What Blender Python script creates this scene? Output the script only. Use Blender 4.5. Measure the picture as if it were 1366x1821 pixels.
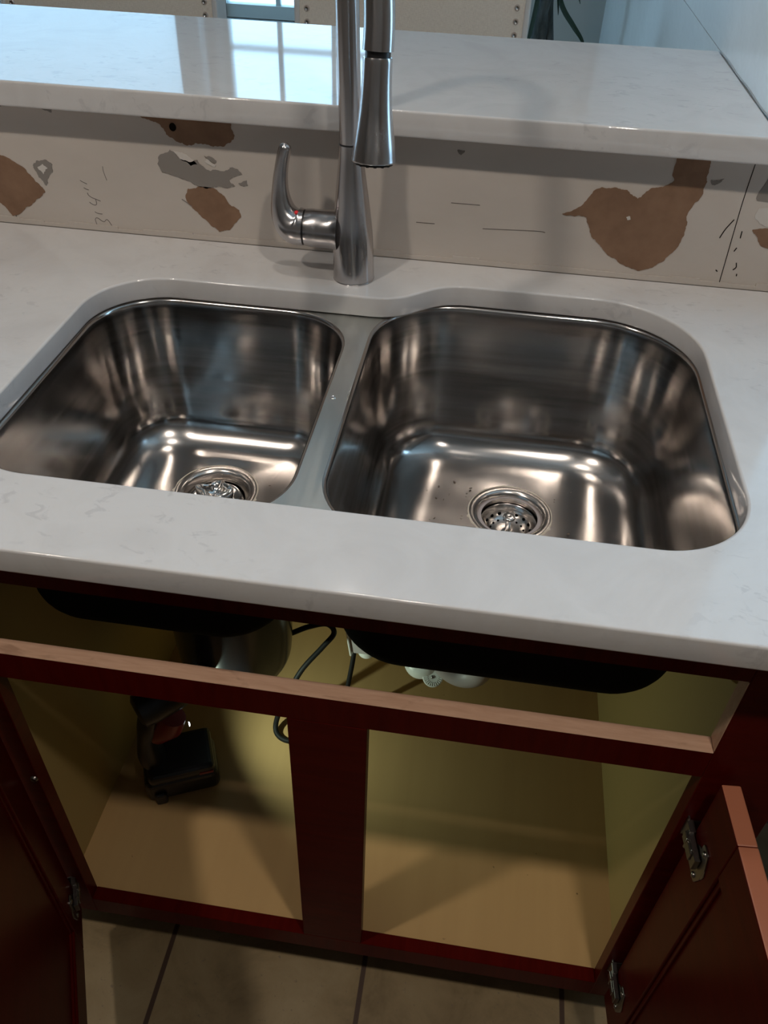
import bpy, bmesh, math, random
from mathutils import Vector, Matrix, noise
from mathutils.geometry import tessellate_polygon
PI = math.pi
SC = bpy.context.scene
COL = SC.collection
for o in list(bpy.data.objects): bpy.data.objects.remove(o)

# ------------------------------------------------------------------ camera
yaw, pitch, roll, FPX = -0.118284, -0.71412, 0.04086, 1467.281
fw = Vector((math.sin(yaw)*math.cos(pitch), math.cos(yaw)*math.cos(pitch), math.sin(pitch)))
r0 = Vector((math.cos(yaw), -math.sin(yaw), 0)); u0 = r0.cross(fw)
rr = r0*math.cos(roll)+u0*math.sin(roll); uu = -r0*math.sin(roll)+u0*math.cos(roll)
cd = bpy.data.cameras.new('camera'); cam = bpy.data.objects.new('camera', cd); COL.objects.link(cam)
cd.sensor_fit = 'HORIZONTAL'; cd.sensor_width = 36; cd.lens = FPX/1366*36; cd.clip_start = .02
cam.matrix_world = Matrix(((rr.x, uu.x, -fw.x, 0.107592), (rr.y, uu.y, -fw.y, -0.450947), (rr.z, uu.z, -fw.z, 0.485286), (0, 0, 0, 1)))
SC.camera = cam
# ------------------------------------------------------------------ light
SC.view_settings.view_transform = 'Standard'; SC.view_settings.look = 'None'
SC.view_settings.exposure = 0.14; SC.view_settings.gamma = 1.0
SC.view_settings.use_curve_mapping = False
W = bpy.data.worlds.new('daylight'); SC.world = W; W.use_nodes = True
bg = W.node_tree.nodes['Background']; bg.inputs[0].default_value = (.41, .72, 1.0, 1); bg.inputs[1].default_value = 4.0
CEIL = 1.53
CANS = [(-.74, -.50, 13.8), (.46, -.50, 12.4), (-.08, .34, 4.0), (-.20, 1.32, 1.6)]       # recessed ceiling lights: x, y, watts; last is an added fill for the chairs
WARM = (1.0, .90, .79)
def lamp(kind, name, loc, power, color, size=.05, direction=(0, 0, -1), **kw):
    ld = bpy.data.lights.new(name, kind); lo = bpy.data.objects.new(name, ld); COL.objects.link(lo)
    lo.location = loc; ld.energy = power; ld.color = color
    if kind == 'AREA': ld.shape = 'DISK'; ld.size = size*2
    else: ld.shadow_soft_size = size
    for k, v in kw.items(): setattr(ld, k, v)
    lo.rotation_euler = Vector(direction).to_track_quat('-Z', 'Y').to_euler()
    return lo
for i, (x, y, w) in enumerate(CANS):
    lamp('AREA', 'ceiling_lamp', (x, y, CEIL-.006), w, WARM, .065)

# ------------------------------------------------------------------ helpers
def tag(o, label=None, cat=None, group=None, kind=None):
    if label: o['label'] = label
    if cat: o['category'] = cat
    if group: o['group'] = group
    if kind: o['kind'] = kind
    return o
def empty(name, loc, label, cat, group=None, rz=0):
    o = bpy.data.objects.new(name, None); COL.objects.link(o); o.location = loc; o.rotation_euler = (0, 0, rz)
    o.empty_display_size = .02
    return tag(o, label, cat, group)
def obj(name, bm, mats, parent=None, smooth=False, bevel=0, seg=2, world=True):
    me = bpy.data.meshes.new(name)
    if isinstance(bm, bmesh.types.BMesh):
        bmesh.ops.recalc_face_normals(bm, faces=bm.faces); bm.to_mesh(me); bm.free()
    else: me = bm
    for m in (mats if isinstance(mats, (list, tuple)) else [mats]): me.materials.append(m)
    o = bpy.data.objects.new(name, me); COL.objects.link(o)
    if parent:
        o.parent = parent
        if world:
            bpy.context.view_layer.update(); o.matrix_parent_inverse = parent.matrix_world.inverted()
    if smooth:
        for p in me.polygons: p.use_smooth = True
    if bevel:
        b = o.modifiers.new('bevel', 'BEVEL'); b.width = bevel; b.segments = seg; b.limit_method = 'ANGLE'; b.angle_limit = math.radians(35)
        b.harden_normals = False
    if smooth or bevel:
        if smooth and me.polygons:
            try:
                me.set_sharp_from_angle(angle=math.radians(38))
            except Exception: pass
    return o
def struct(name, bm, mats, **k):
    o = obj(name, bm, mats, **k); o['kind'] = 'structure'; return o
def box(bm, x0, x1, y0, y1, z0, z1, mi=0, M=None):
    vs = [bm.verts.new(Vector((x, y, z)) if M is None else M @ Vector((x, y, z))) for x in (x0, x1) for y in (y0, y1) for z in (z0, z1)]
    q = [(0, 1, 3, 2), (4, 6, 7, 5), (0, 4, 5, 1), (2, 3, 7, 6), (0, 2, 6, 4), (1, 5, 7, 3)]
    fs = [bm.faces.new([vs[i] for i in f]) for f in q]
    for f in fs: f.material_index = mi
    return fs          # order: -x +x -y +y -z +z
def bx(*a, **k):
    bm = bmesh.new(); box(bm, *a, **k); return bm
def lathe(bm, prof, n=40, M=None, mi=0, cap=True):
    """prof: list of (r, z)"""
    rings = []
    for r, z in prof:
        if r < 1e-6:
            v = Vector((0, 0, z)); rings.append([bm.verts.new(M @ v if M else v)])
        else:
            L = []
            for i in range(n):
                a = 2*PI*i/n; v = Vector((r*math.cos(a), r*math.sin(a), z)); L.append(bm.verts.new(M @ v if M else v))
            rings.append(L)
    for A, B in zip(rings, rings[1:]):
        for i in range(n):
            j = (i+1) % n
            if len(A) == 1 and len(B) == 1: break
            if len(A) == 1: f = bm.faces.new((A[0], B[i], B[j]))
            elif len(B) == 1: f = bm.faces.new((A[i], A[j], B[0]))
            else: f = bm.faces.new((A[i], A[j], B[j], B[i]))
            f.material_index = mi; f.smooth = True
    return rings
def smoothpath(pts, sub=6):
    P = [Vector(p) for p in pts]; out = []
    for i in range(len(P)-1):
        p0 = P[max(i-1, 0)]; p1 = P[i]; p2 = P[i+1]; p3 = P[min(i+2, len(P)-1)]
        for k in range(sub):
            t = k/sub
            out.append(.5*((2*p1)+(-p0+p2)*t+(2*p0-5*p1+4*p2-p3)*t*t+(-p0+3*p1-3*p2+p3)*t**3))
    out.append(P[-1]); return out
def tube(bm, pts, rad, n=16, cap=True, mi=0, squash=None):
    """sweep; pts list of Vectors, rad float or list; squash (a,b) scale of section axes"""
    P = [Vector(p) for p in pts]; R = rad if isinstance(rad, (list, tuple)) else [rad]*len(P)
    T = []
    for i in range(len(P)):
        d = P[min(i+1, len(P)-1)]-P[max(i-1, 0)]; T.append(d.normalized())
    ref = Vector((0, 0, 1)) if abs(T[0].z) < .9 else Vector((0, 1, 0))
    nrm = (ref-T[0]*ref.dot(T[0])).normalized(); rings = []
    for i, (p, t) in enumerate(zip(P, T)):
        nrm = (nrm-t*nrm.dot(t)).normalized(); b = t.cross(nrm)
        sa, sb = squash[i] if isinstance(squash, list) else (squash or (1, 1))
        rings.append([bm.verts.new(p+nrm*math.cos(2*PI*k/n)*R[i]*sa+b*math.sin(2*PI*k/n)*R[i]*sb) for k in range(n)])
    for A, B in zip(rings, rings[1:]):
        for i in range(n):
            f = bm.faces.new((A[i], A[(i+1) % n], B[(i+1) % n], B[i])); f.smooth = True; f.material_index = mi
    if cap:
        for L in (rings[0], rings[-1]):
            f = bm.faces.new(L); f.material_index = mi
    return rings
def frameM(origin, zdir, xdir=None):
    z = Vector(zdir).normalized(); x = Vector(xdir) if xdir else (Vector((1, 0, 0)) if abs(z.x) < .9 else Vector((0, 1, 0)))
    x = (x-z*x.dot(z)).normalized(); y = z.cross(x)
    M = Matrix((x, y, z)).transposed().to_4x4(); M.translation = Vector(origin); return M
def interp(tab, n):
    """resample piecewise profile smooth"""
    pts = smoothpath([Vector((a, b, 0)) for a, b in tab], n); return [(max(p.x, 0), p.y) for p in pts]

# ------------------------------------------------------------------ materials
def mat(name, color=(.8, .8, .8), rough=.5, metal=0, spec=.5, **kw):
    m = bpy.data.materials.new(name); m.use_nodes = True; nt = m.node_tree; b = nt.nodes['Principled BSDF']
    b.inputs['Base Color'].default_value = (*color, 1); b.inputs['Roughness'].default_value = rough
    b.inputs['Metallic'].default_value = metal; b.inputs['Specular IOR Level'].default_value = spec
    for k, v in kw.items(): b.inputs[k].default_value = v
    return m
def N(m, t, **props):
    n = m.node_tree.nodes.new(t)
    for k, v in props.items(): setattr(n, k, v)
    return n
def L(m, a, b): m.node_tree.links.new(a, b)
def B(m): return m.node_tree.nodes['Principled BSDF']
def coords(m, scale=(1, 1, 1), kind='Object'):
    tc = N(m, 'ShaderNodeTexCoord'); mp = N(m, 'ShaderNodeMapping'); mp.inputs['Scale'].default_value = scale
    L(m, tc.outputs[kind], mp.inputs[0]); return mp.outputs[0]
def noise_tex(m, vec, scale, detail=3, rough=.5, dist=0):
    n = N(m, 'ShaderNodeTexNoise'); n.inputs['Scale'].default_value = scale; n.inputs['Detail'].default_value = detail
    n.inputs['Roughness'].default_value = rough; n.inputs['Distortion'].default_value = dist; L(m, vec, n.inputs['Vector']); return n.outputs['Fac']
def ramp(m, fac, stops):
    r = N(m, 'ShaderNodeValToRGB'); e = r.color_ramp.elements
    while len(e) > 1: e.remove(e[-1])
    e[0].position = stops[0][0]; e[0].color = (*stops[0][1], 1)
    for p, c in stops[1:]:
        x = e.new(p); x.color = (*c, 1)
    L(m, fac, r.inputs[0]); return r.outputs[0]
def mixc(m, f, a, b, mode='MIX'):
    n = N(m, 'ShaderNodeMix', data_type='RGBA', blend_type=mode)
    for s, v in ((0, f), (6, a), (7, b)):
        if hasattr(v, 'is_linked'): L(m, v, n.inputs[s])
        else: n.inputs[s].default_value = v if s == 0 else (*v, 1)
    return n.outputs[2]
def bump(m, h, strength=.2, dist=.001):
    b = N(m, 'ShaderNodeBump'); b.inputs['Strength'].default_value = strength; b.inputs['Distance'].default_value = dist
    L(m, h, b.inputs['Height']); L(m, b.outputs[0], B(m).inputs['Normal'])
def g(v): return (v, v, v)

def quartz_mat(name, rough):
    m = mat(name, rough=rough, spec=.5)
    v = coords(m); n1 = noise_tex(m, v, 9, 6, .6, 1.2)
    base = ramp(m, n1, [(.3, (.58, .565, .56)), (.55, (.63, .615, .61)), (.75, (.60, .585, .575))])
    v2 = coords(m, (26, 44, 30)); n2 = noise_tex(m, v2, 1.6, 5, .6, .8)
    v3 = coords(m, (3, 3, 3)); n3 = noise_tex(m, v3, 1.3, 2)
    a = ramp(m, n2, [(.58, g(0)), (.66, g(1))]); b = ramp(m, n3, [(.47, g(0)), (.55, g(1))])
    f = mixc(m, 1.0, a, b, 'MULTIPLY'); f2 = mixc(m, 1.0, f, g(.24), 'MULTIPLY')
    c = mixc(m, f2, base, (.30, .29, .31)); L(m, c, B(m).inputs['Base Color'])
    return m
M_quartz = quartz_mat('white_quartz', .10)
M_barq = quartz_mat('white_quartz_bar', .045)
M_barq.node_tree.nodes['Principled BSDF'].inputs['Specular IOR Level'].default_value = .6

def steel_mat(name, color, rough, aniso, scl, rot=.25, spots=False, bumpy=.03):
    m = mat(name, color, rough, 1.0)
    b = B(m); b.inputs['Anisotropic'].default_value = aniso; b.inputs['Anisotropic Rotation'].default_value = rot
    t = N(m, 'ShaderNodeTangent', direction_type='RADIAL', axis='Z'); L(m, t.outputs[0], b.inputs['Tangent'])
    v = coords(m, scl); n = noise_tex(m, v, 1, 3, .6)
    r = ramp(m, n, [(.3, g(max(rough-.05, .02))), (.7, g(rough+.07))]); L(m, r, b.inputs['Roughness'])
    c = mixc(m, n, tuple(x*.90 for x in color), tuple(min(x*1.08, 1) for x in color))
    if spots:
        vs = coords(m, (1, 1, 1)); ns = noise_tex(m, vs, 22, 5, .65, .8); fs = ramp(m, ns, [(.60, g(0)), (.68, g(.35))])
        c = mixc(m, fs, c, (.66, .58, .52))
        nr = mixc(m, fs, r, g(.55)); L(m, nr, b.inputs['Roughness'])
    L(m, c, b.inputs['Base Color'])
    bump(m, n, bumpy, .0005)
    return m
M_steel = steel_mat('brushed_stainless', (.49, .462, .442), .165, .35, (3, 3, 60), bumpy=0)
M_deck = steel_mat('brushed_stainless_rim', (.60, .61, .58), .32, .3, (120, 8, 8), bumpy=.005)
M_faucet = steel_mat('brushed_nickel', (.54, .52, .52), .21, .6, (90, 90, 2), bumpy=0)
M_chrome = mat('polished_steel', (.72, .70, .68), .10, 1.0)
M_zinc = mat('hinge_zinc', (.26, .24, .22), .30, 1.0)
M_edge = mat('worn_door_edge', (.36, .125, .065), .4)
M_black = mat('black_plastic', (.012, .012, .013), .35)
M_gloss = mat('black_gloss_enamel', (.016, .018, .024), .22)
M_rubber = mat('black_rubber', (.008, .008, .008), .6, spec=.2)
M_under = mat('black_undercoat', (.008, .008, .008), .9, spec=.1)
M_red = mat('red_plastic', (.22, .012, .010), .35)
M_reddot = mat('red_dot', (.8, .02, .03), .4)
M_pvc = mat('white_pvc', (.80, .82, .78), .35)
M_pipe = mat('grey_pvc', (.42, .38, .38), .45)
M_whitebox = mat('white_outlet_plastic', (.72, .72, .68), .45)
M_putty = mat('plumbers_putty', (.62, .56, .47), .8)
M_crumb = mat('crumbs', (.12, .09, .07), .8)
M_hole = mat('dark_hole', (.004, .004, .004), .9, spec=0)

def wood_mat(name, c1, c2, rough, scl, spec=.4, stain=None):
    m = mat(name, c1, rough, spec=spec); v = coords(m, scl); n = noise_tex(m, v, 1, 4, .6, .6)
    c = ramp(m, n, [(.3, c1), (.7, c2)])
    if stain:
        v2 = coords(m, (14, 40, 14)); n2 = noise_tex(m, v2, 1, 4, .6, .5); f = ramp(m, n2, [(.60, g(0)), (.70, g(.75))])
        c = mixc(m, f, c, stain)
    L(m, c, B(m).inputs['Base Color']); return m
M_cherry = wood_mat('cherry_stained_wood', (.056, .0022, .0014), (.080, .0042, .0022), .30, (9, 9, 90), .06)
M_cherryH = wood_mat('cherry_stained_wood_rail', (.056, .0022, .0014), (.080, .0042, .0022), .32, (90, 9, 9), .06)
M_raw = wood_mat('raw_maple', (.44, .26, .17), (.53, .33, .225), .6, (22, 200, 60), .3, stain=(.30, .17, .11))
M_lam = mat('maple_laminate', (.50, .35, .13), .42, spec=.35)
_v = coords(M_lam, (1, 1, 1)); _n = noise_tex(M_lam, _v, 60, 2, .5); _f = ramp(M_lam, _n, [(.20, g(1)), (.235, g(0))])
_n2 = noise_tex(M_lam, coords(M_lam, (30, 2, 30)), 1, 3); _c = ramp(M_lam, _n2, [(.3, (.50, .315, .135)), (.7, (.54, .345, .15))])
L(M_lam, mixc(M_lam, _f, _c, (.10, .06, .03)), B(M_lam).inputs['Base Color'])
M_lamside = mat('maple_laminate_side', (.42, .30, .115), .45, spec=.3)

M_wall = mat('beige_wall_paint', (.60, .535, .475), .6, spec=.3)
_n = noise_tex(M_wall, coords(M_wall), 260, 2); bump(M_wall, _n, .12, .0006)
_n = noise_tex(M_wall, coords(M_wall, (3, 3, 6)), 2, 4, .6); L(M_wall, ramp(M_wall, _n, [(.3, (.56, .505, .455)), (.7, (.62, .56, .51))]), B(M_wall).inputs['Base Color'])
M_paper = mat('torn_brown_drywall_paper', (.30, .165, .095), .85, spec=.1)
_n = noise_tex(M_paper, coords(M_paper), 30, 5, .6); L(M_paper, ramp(M_paper, _n, [(.3, (.225, .135, .088)), (.7, (.295, .18, .118))]), B(M_paper).inputs['Base Color'])
M_grey = mat('grey_drywall_paper', (.27, .245, .225), .85, spec=.1)
M_joint = mat('joint_compound', (.66, .62, .58), .8, spec=.1)
M_pencil = mat('pencil_mark', (.10, .08, .075), .7)
M_crack = mat('wall_crack', (.012, .010, .008), .9, spec=0)
M_ceil = mat('ceiling_paint', (.60, .58, .56), .8)
M_kwall = mat('kitchen_wall_paint', (.22, .18, .15), .7)
M_dwall = mat('dining_wall_paint', (.42, .43, .41), .7)
M_rwall = mat('glossy_white_wall_paint', (.82, .84, .83), .26, spec=.5)
_n = noise_tex(M_rwall, coords(M_rwall, (3, 2, 5)), 2, 4, .6); bump(M_rwall, _n, .35, .01)
M_frame = mat('backlit_window_frame', (.50, .60, .62), .4)  # white frame; the blue-grey of its backlit side is put into the colour
M_blind = mat('sheer_blind', (.85, .9, .92), .8)
M_siding = mat('white_siding', (.8, .8, .8), .7)
# glass: clear pane, part mirror
M_glass = bpy.data.materials.new('window_glass'); M_glass.use_nodes = True
_nt = M_glass.node_tree; _nt.nodes.remove(_nt.nodes['Principled BSDF']); _o = _nt.nodes['Material Output']
_t = _nt.nodes.new('ShaderNodeBsdfTransparent'); _g = _nt.nodes.new('ShaderNodeBsdfGlossy'); _g.inputs['Roughness'].default_value = .02
_x = _nt.nodes.new('ShaderNodeMixShader'); _fr = _nt.nodes.new('ShaderNodeFresnel'); _fr.inputs[0].default_value = 1.45
_nt.links.new(_fr.outputs[0], _x.inputs[0]); _nt.links.new(_t.outputs[0], _x.inputs[1]); _nt.links.new(_g.outputs[0], _x.inputs[2]); _nt.links.new(_x.outputs[0], _o.inputs[0])
# sheer blind: translucent
_nt = M_blind.node_tree; _o = _nt.nodes['Material Output']; _t = _nt.nodes.new('ShaderNodeBsdfTranslucent'); _t.inputs[0].default_value = (.82, .80, .78, 1)
_d = _nt.nodes.new('ShaderNodeBsdfDiffuse'); _d.inputs[0].default_value = (.6, .62, .63, 1); _x = _nt.nodes.new('ShaderNodeMixShader'); _x.inputs[0].default_value = .25
_nt.links.new(_t.outputs[0], _x.inputs[1]); _nt.links.new(_d.outputs[0], _x.inputs[2])
_y = _nt.nodes.new('ShaderNodeMixShader'); _y.inputs[0].default_value = .55; _tr = _nt.nodes.new('ShaderNodeBsdfTransparent')
_nt.links.new(_x.outputs[0], _y.inputs[1]); _nt.links.new(_tr.outputs[0], _y.inputs[2]); _nt.links.new(_y.outputs[0], _o.inputs[0])

M_tile = mat('beige_floor_tile', (.4, .33, .22), .45)
_v = coords(M_tile); _br = N(M_tile, 'ShaderNodeTexBrick'); _br.offset = 0; _br.squash = 1
_mp = N(M_tile, 'ShaderNodeMapping'); _mp.inputs['Location'].default_value = (.266, .20, 0); L(M_tile, _v, _mp.inputs[0]); L(M_tile, _mp.outputs[0], _br.inputs['Vector'])
for k, v_ in (('Scale', 1), ('Mortar Size', .0045), ('Brick Width', .3105), ('Row Height', .3105), ('Mortar Smooth', .3)): _br.inputs[k].default_value = v_
_br.inputs['Mortar'].default_value = (.055, .028, .016, 1)
_n = noise_tex(M_tile, _v, 9, 6, .65, .4); _c = ramp(M_tile, _n, [(.25, (.13, .085, .035)), (.5, (.24, .172, .085)), (.75, (.31, .235, .13))])
_n = noise_tex(M_tile, _v, 120, 3, .7); _f = ramp(M_tile, _n, [(.27, g(.7)), (.36, g(0))]); _c = mixc(M_tile, _f, _c, (.14, .10, .07))
L(M_tile, _c, _br.inputs['Color1']); L(M_tile, _c, _br.inputs['Color2']); L(M_tile, _br.outputs['Color'], B(M_tile).inputs['Base Color'])
bump(M_tile, _br.outputs['Fac'], -.4, .002)

M_linen = mat('cream_linen', (.50, .43, .36), .9, spec=.1)
_w = noise_tex(M_linen, coords(M_linen, (900, 900, 120)), 1, 1); _w2 = noise_tex(M_linen, coords(M_linen, (120, 120, 900)), 1, 1)
_m = mixc(M_linen, .5, _w, _w2); L(M_linen, ramp(M_linen, _m, [(.35, (.68, .59, .50)), (.65, (.80, .71, .61))]), B(M_linen).inputs['Base Color'])
M_piping = mat('pale_linen_edge', (.62, .60, .58), .8)
M_nail = mat('pewter_nail', (.72, .66, .64), .22, 1.0)
M_darkwood = mat('dark_chair_leg', (.04, .022, .015), .4)
M_leaf = mat('dark_green_leaf', (.012, .035, .022), .35)
M_trunk = mat('palm_trunk', (.05, .045, .035), .8)
_n = noise_tex(M_trunk, coords(M_trunk, (60, 60, 14)), 1, 4, .6); L(M_trunk, ramp(M_trunk, _n, [(.35, (.008, .016, .016)), (.7, (.09, .10, .10))]), B(M_trunk).inputs['Base Color'])
M_pot = mat('dark_glazed_pot', (.06, .07, .08), .3)
M_soil = mat('potting_soil', (.03, .02, .012), .9)

# ------------------------------------------------------------------ room shell
YW = .645          # face of the knee wall behind the sink
YF = 3.2           # dining room window wall
ZF = -.914
XL, XR, YB = -2.6, 1.65, -2.2
XP = .428          # face of the tall wall right of the bar
struct('floor', bx(XL, XR, YB, YF+.12, ZF-.04, ZF), M_tile)
struct('ceiling', bx(XL, XR, YB, YF+.12, CEIL, CEIL+.04), M_ceil)
bm = bmesh.new()
box(bm, XL-.1, XL, YB, .9, ZF, CEIL); box(bm, XL-.1, XL, .9, 1.5, ZF, CEIL, 1); box(bm, XL-.1, XL, 1.5, 2.9, ZF, -.2, 1); box(bm, XL-.1, XL, 1.5, 2.9, 1.3, CEIL, 1); box(bm, XL-.1, XL, 2.9, YF+.12, ZF, CEIL, 1)
struct('wall_left', bm, [M_kwall, M_dwall])
struct('wall_right', bx(XR, XR+.1, YB, .645, ZF, CEIL), M_kwall)
struct('wall_back', bx(XL, XR, YB-.1, YB, ZF, CEIL), M_kwall)

def jagged(pts, amp=.0012, rounds=3, seed=1):
    rnd = random.Random(seed); P = [Vector((x, z)) for x, z in pts]
    for r in range(rounds):
        Q = []
        for i, a in enumerate(P):
            b = P[(i+1) % len(P)]; d = b-a; n = Vector((-d.y, d.x))
            if n.length > 1e-9: n.normalize()
            Q += [a, (a+b)/2+n*rnd.uniform(-1, 1)*min(amp, d.length*.18)]
        P = Q; amp *= .62
    return P
def patch(bm, pts, mi, y=YW, th=.0008, seed=1, amp=.0014, rounds=3):
    dx = {3: -.025, 46: -.024, 47: -.024, 21: -.005, 5: -.007}.get(seed, 0); pts = [(x+dx, z) for x, z in pts]
    P = jagged(pts, amp, rounds, seed)
    top = [bm.verts.new((p.x, y-th, p.y)) for p in P]; bot = [bm.verts.new((p.x, y+.0002, p.y)) for p in P]
    n = len(P)
    for tri in tessellate_polygon([[Vector((p.x, p.y, 0)) for p in P]]):
        try: bm.faces.new([top[k] for k in tri]).material_index = mi
        except ValueError: pass
    for i in range(n):
        q = bm.faces.new((top[i], top[(i+1) % n], bot[(i+1) % n], bot[i])); q.material_index = mi
def stroke(bm, pts, w, mi, y=YW):
    tube(bm, [(x, y-.0002, z) for x, z in smoothpath2(pts)], w, 6, True, mi)
def smoothpath2(pts, sub=5): return [(p.x, p.y) for p in smoothpath([(x, z, 0) for x, z in pts], sub)]

bm = bmesh.new()
box(bm, XL, XR, YW, YW+.12, ZF, .168)
for i in range(60):
    x = -1.2+i*.037; h = .0075+.0016*math.sin(i*1.7)+.001*math.sin(i*4.1)
    box(bm, x, x+.0371, YW-.0018, YW, .0003, h)
# torn drywall paper (material 1), grey paper (2), filler (3), pencil (4), crack (5)
patch(bm, [(-.62, .135), (-.60, .118), (-.578, .098), (-.562, .099), (-.545, .094), (-.520, .080), (-.511, .068), (-.503, .058), (-.497, .049), (-.505, .042), (-.517, .033), (-.533, .024), (-.541, .016), (-.556, .010), (-.565, .024), (-.580, .036), (-.60, .04), (-.63, .06)], 1, seed=3)
patch(bm, [(-.367, .164), (-.352, .158), (-.340, .1545), (-.331, .151), (-.325, .140), (-.312, .132), (-.297, .128), (-.286, .132), (-.276, .131), (-.262, .129), (-.247, .1305), (-.237, .137), (-.232, .145), (-.236, .155), (-.2365, .1642)], 1, seed=5)
patch(bm, [(-.343, .114), (-.330, .121), (-.321, .113), (-.303, .107), (-.293, .110), (-.287, .103), (-.277, .097), (-.262, .098), (-.249, .104), (-.238, .102), (-.233, .096), (-.246, .092), (-.252, .087), (-.244, .080), (-.262, .077), (-.284, .073), (-.297, .0755), (-.317, .083), (-.345, .090), (-.350, .101)], 2, seed=8, amp=.002)
patch(bm, [(-.239, .084), (-.2275, .089), (-.226, .082), (-.232, .080)], 2, seed=9)
patch(bm, [(-.325, .120), (-.310, .117), (-.297, .108), (-.294, .104), (-.303, .102), (-.318, .110)], 3, seed=12)
patch(bm, [(-.283, .109), (-.270, .103), (-.268, .106), (-.280, .113)], 3, seed=13)
patch(bm, [(-.283, .1165), (-.276, .1165), (-.267, .1115), (-.268, .109), (-.276, .1105)], 2, seed=14, y=YW-.0004)
patch(bm, [(-.306, .071), (-.293, .074), (-.277, .0755), (-.265, .0725), (-.255, .064), (-.247, .052), (-.236, .047), (-.235, .037), (-.244, .028), (-.252, .018), (-.268, .014), (-.276, .020), (-.288, .031), (-.301, .043), (-.309, .052), (-.311, .062)], 1, seed=21)
stroke(bm, [(-.309, .047), (-.316, .052), (-.322, .0555)], .0007, 2)
patch(bm, [(.196, .080), (.214, .089), (.224, .100), (.230, .112), (.240, .118), (.257, .119), (.272, .117), (.281, .110), (.287, .107), (.293, .113), (.300, .121), (.314, .124), (.326, .133), (.322, .141), (.323, .1645), (.3615, .1645), (.364, .150), (.366, .135), (.3645, .118), (.358, .108), (.353, .092), (.356, .080), (.356, .066), (.353, .054), (.346, .040), (.338, .028), (.326, .018), (.308, .012), (.292, .0165), (.276, .026), (.262, .033), (.248, .046), (.240, .052), (.233, .067), (.228, .078), (.212, .078)], 1, seed=31, rounds=3)
patch(bm, [(.278, .083), (.282, .0845), (.284, .081), (.280, .0795)], 3, seed=33, y=YW-.0009)
patch(bm, [(.370, .137), (.379, .137), (.385, .140), (.379, .133), (.373, .1315)], 2, seed=34)
patch(bm, [(.052, .149), (.062, .149), (.057, .1435)], 2, seed=35)
patch(bm, [(.444, .163), (.49, .168), (.50, .115), (.432, .117), (.430, .122)], 2, seed=36)
patch(bm, [(.438, .080), (.462, .084), (.48, .055), (.455, .060), (.446, .072)], 1, seed=37)
patch(bm, [(.437, .108), (.462, .110), (.460, .085), (.445, .088), (.436, .095)], 3, seed=38)
for q, sd in (([(-.592, .165), (-.584, .165), (-.584, .159), (-.591, .160)], 41), ([(-.572, .1662), (-.556, .1662), (-.556, .159), (-.568, .159)], 42), ([(-.524, .166), (-.502, .1655), (-.485, .160), (-.487, .156), (-.50, .160), (-.522, .1615)], 43), ([(-.474, .165), (-.462, .1645), (-.466, .161)], 44)): patch(bm, q, 2, seed=sd)
patch(bm, [(-.510, .166), (-.492, .1655), (-.496, .161), (-.508, .162)], 1, seed=45, y=YW-.0004)
patch(bm, [(-.507, .082), (-.500, .092), (-.488, .094), (-.478, .088), (-.484, .075), (-.494, .058), (-.499, .066)], 2, seed=46, amp=.003)
patch(bm, [(-.501, .083), (-.492, .088), (-.486, .083), (-.494, .074)], 3, seed=47, y=YW-.0004, amp=.002)
# screw hole beside the torn patch
bmh = [(-.3215+.0047*math.cos(a*PI/6), .1500+.0052*math.sin(a*PI/6)) for a in range(12)]
patch(bm, bmh, 5, y=YW-.0009, amp=0, rounds=1)
# crack between the knee wall and the tall wall, and scuffs
stroke(bm, [(.4165, .165), (.4155, .120), (.416, .084), (.417, .045), (.418, .004)], .00055, 5)
for s_ in ([(.412, .091), (.405, .078), (.401, .066)], [(.426, .077), (.4265, .068)], [(.426, .055), (.424, .050)], [(.4315, .035), (.433, .029), (.430, .025)], [(.4365, .020), (.437, .017)], [(.4085, .023), (.411, .021)]): stroke(bm, s_, .0007, 5)
for s_ in ([(.050, .082), (.088, .082)], [(.095, .051), (.165, .054), (.178, .053)], [(-.145, .058), (-.143, .056)], [(.005, .052), (.03, .052)]): stroke(bm, s_, .00035, 4)
# pencilled figures, written up the wall
def pix(px, py): # crop pixels of the pencil note -> wall x, z
    return (-.4553+(px-500)*(.0000645), .0155-(py-1500)*(.0000665)+.0000*px)
for s_ in ([(330, 685), (380, 715), (470, 750)], [(378, 835), (430, 858), (485, 875)], [(440, 935), (455, 985), (520, 1030), (600, 1055), (705, 1090)], [(600, 1060), (605, 1130), (590, 1175), (545, 1185), (490, 1165), (445, 1130)], [(525, 1330), (580, 1358), (690, 1368)], [(518, 1640), (505, 1560), (500, 1500), (530, 1462), (580, 1470), (640, 1515), (700, 1532), (735, 1500), (770, 1480), (810, 1510), (870, 1620)]):
    stroke(bm, [pix(*q) for q in s_], .00036, 4)
stroke(bm, [pix(905, 360), pix(900, 460), pix(940, 640)], .0003, 4)
stroke(bm, [(-.5765, .012), (-.574, .004)], .0005, 5)
struct('wall_knee', bm, [M_wall, M_paper, M_grey, M_joint, M_pencil, M_crack])

# tall wall at the end of the bar, running back to the window wall
struct('wall_tall', bx(XP, XP+.13, YW+.0005, YF, .2015, CEIL), M_rwall)
struct('wall_tall_base', bx(XP, XP+.13, YW+.121, YF, ZF, .2), M_rwall)
bm = bmesh.new()       # gap line and dings where the tall wall meets the bar
tube(bm, [(XP-.0005, y, .2018+.0008*math.sin(y*40)) for y in [YW+.01+i*.02 for i in range(21)]], .0012, 6)
struct('trim_1', bm, mat('caulk_line', (.42, .44, .45), .7))
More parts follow.
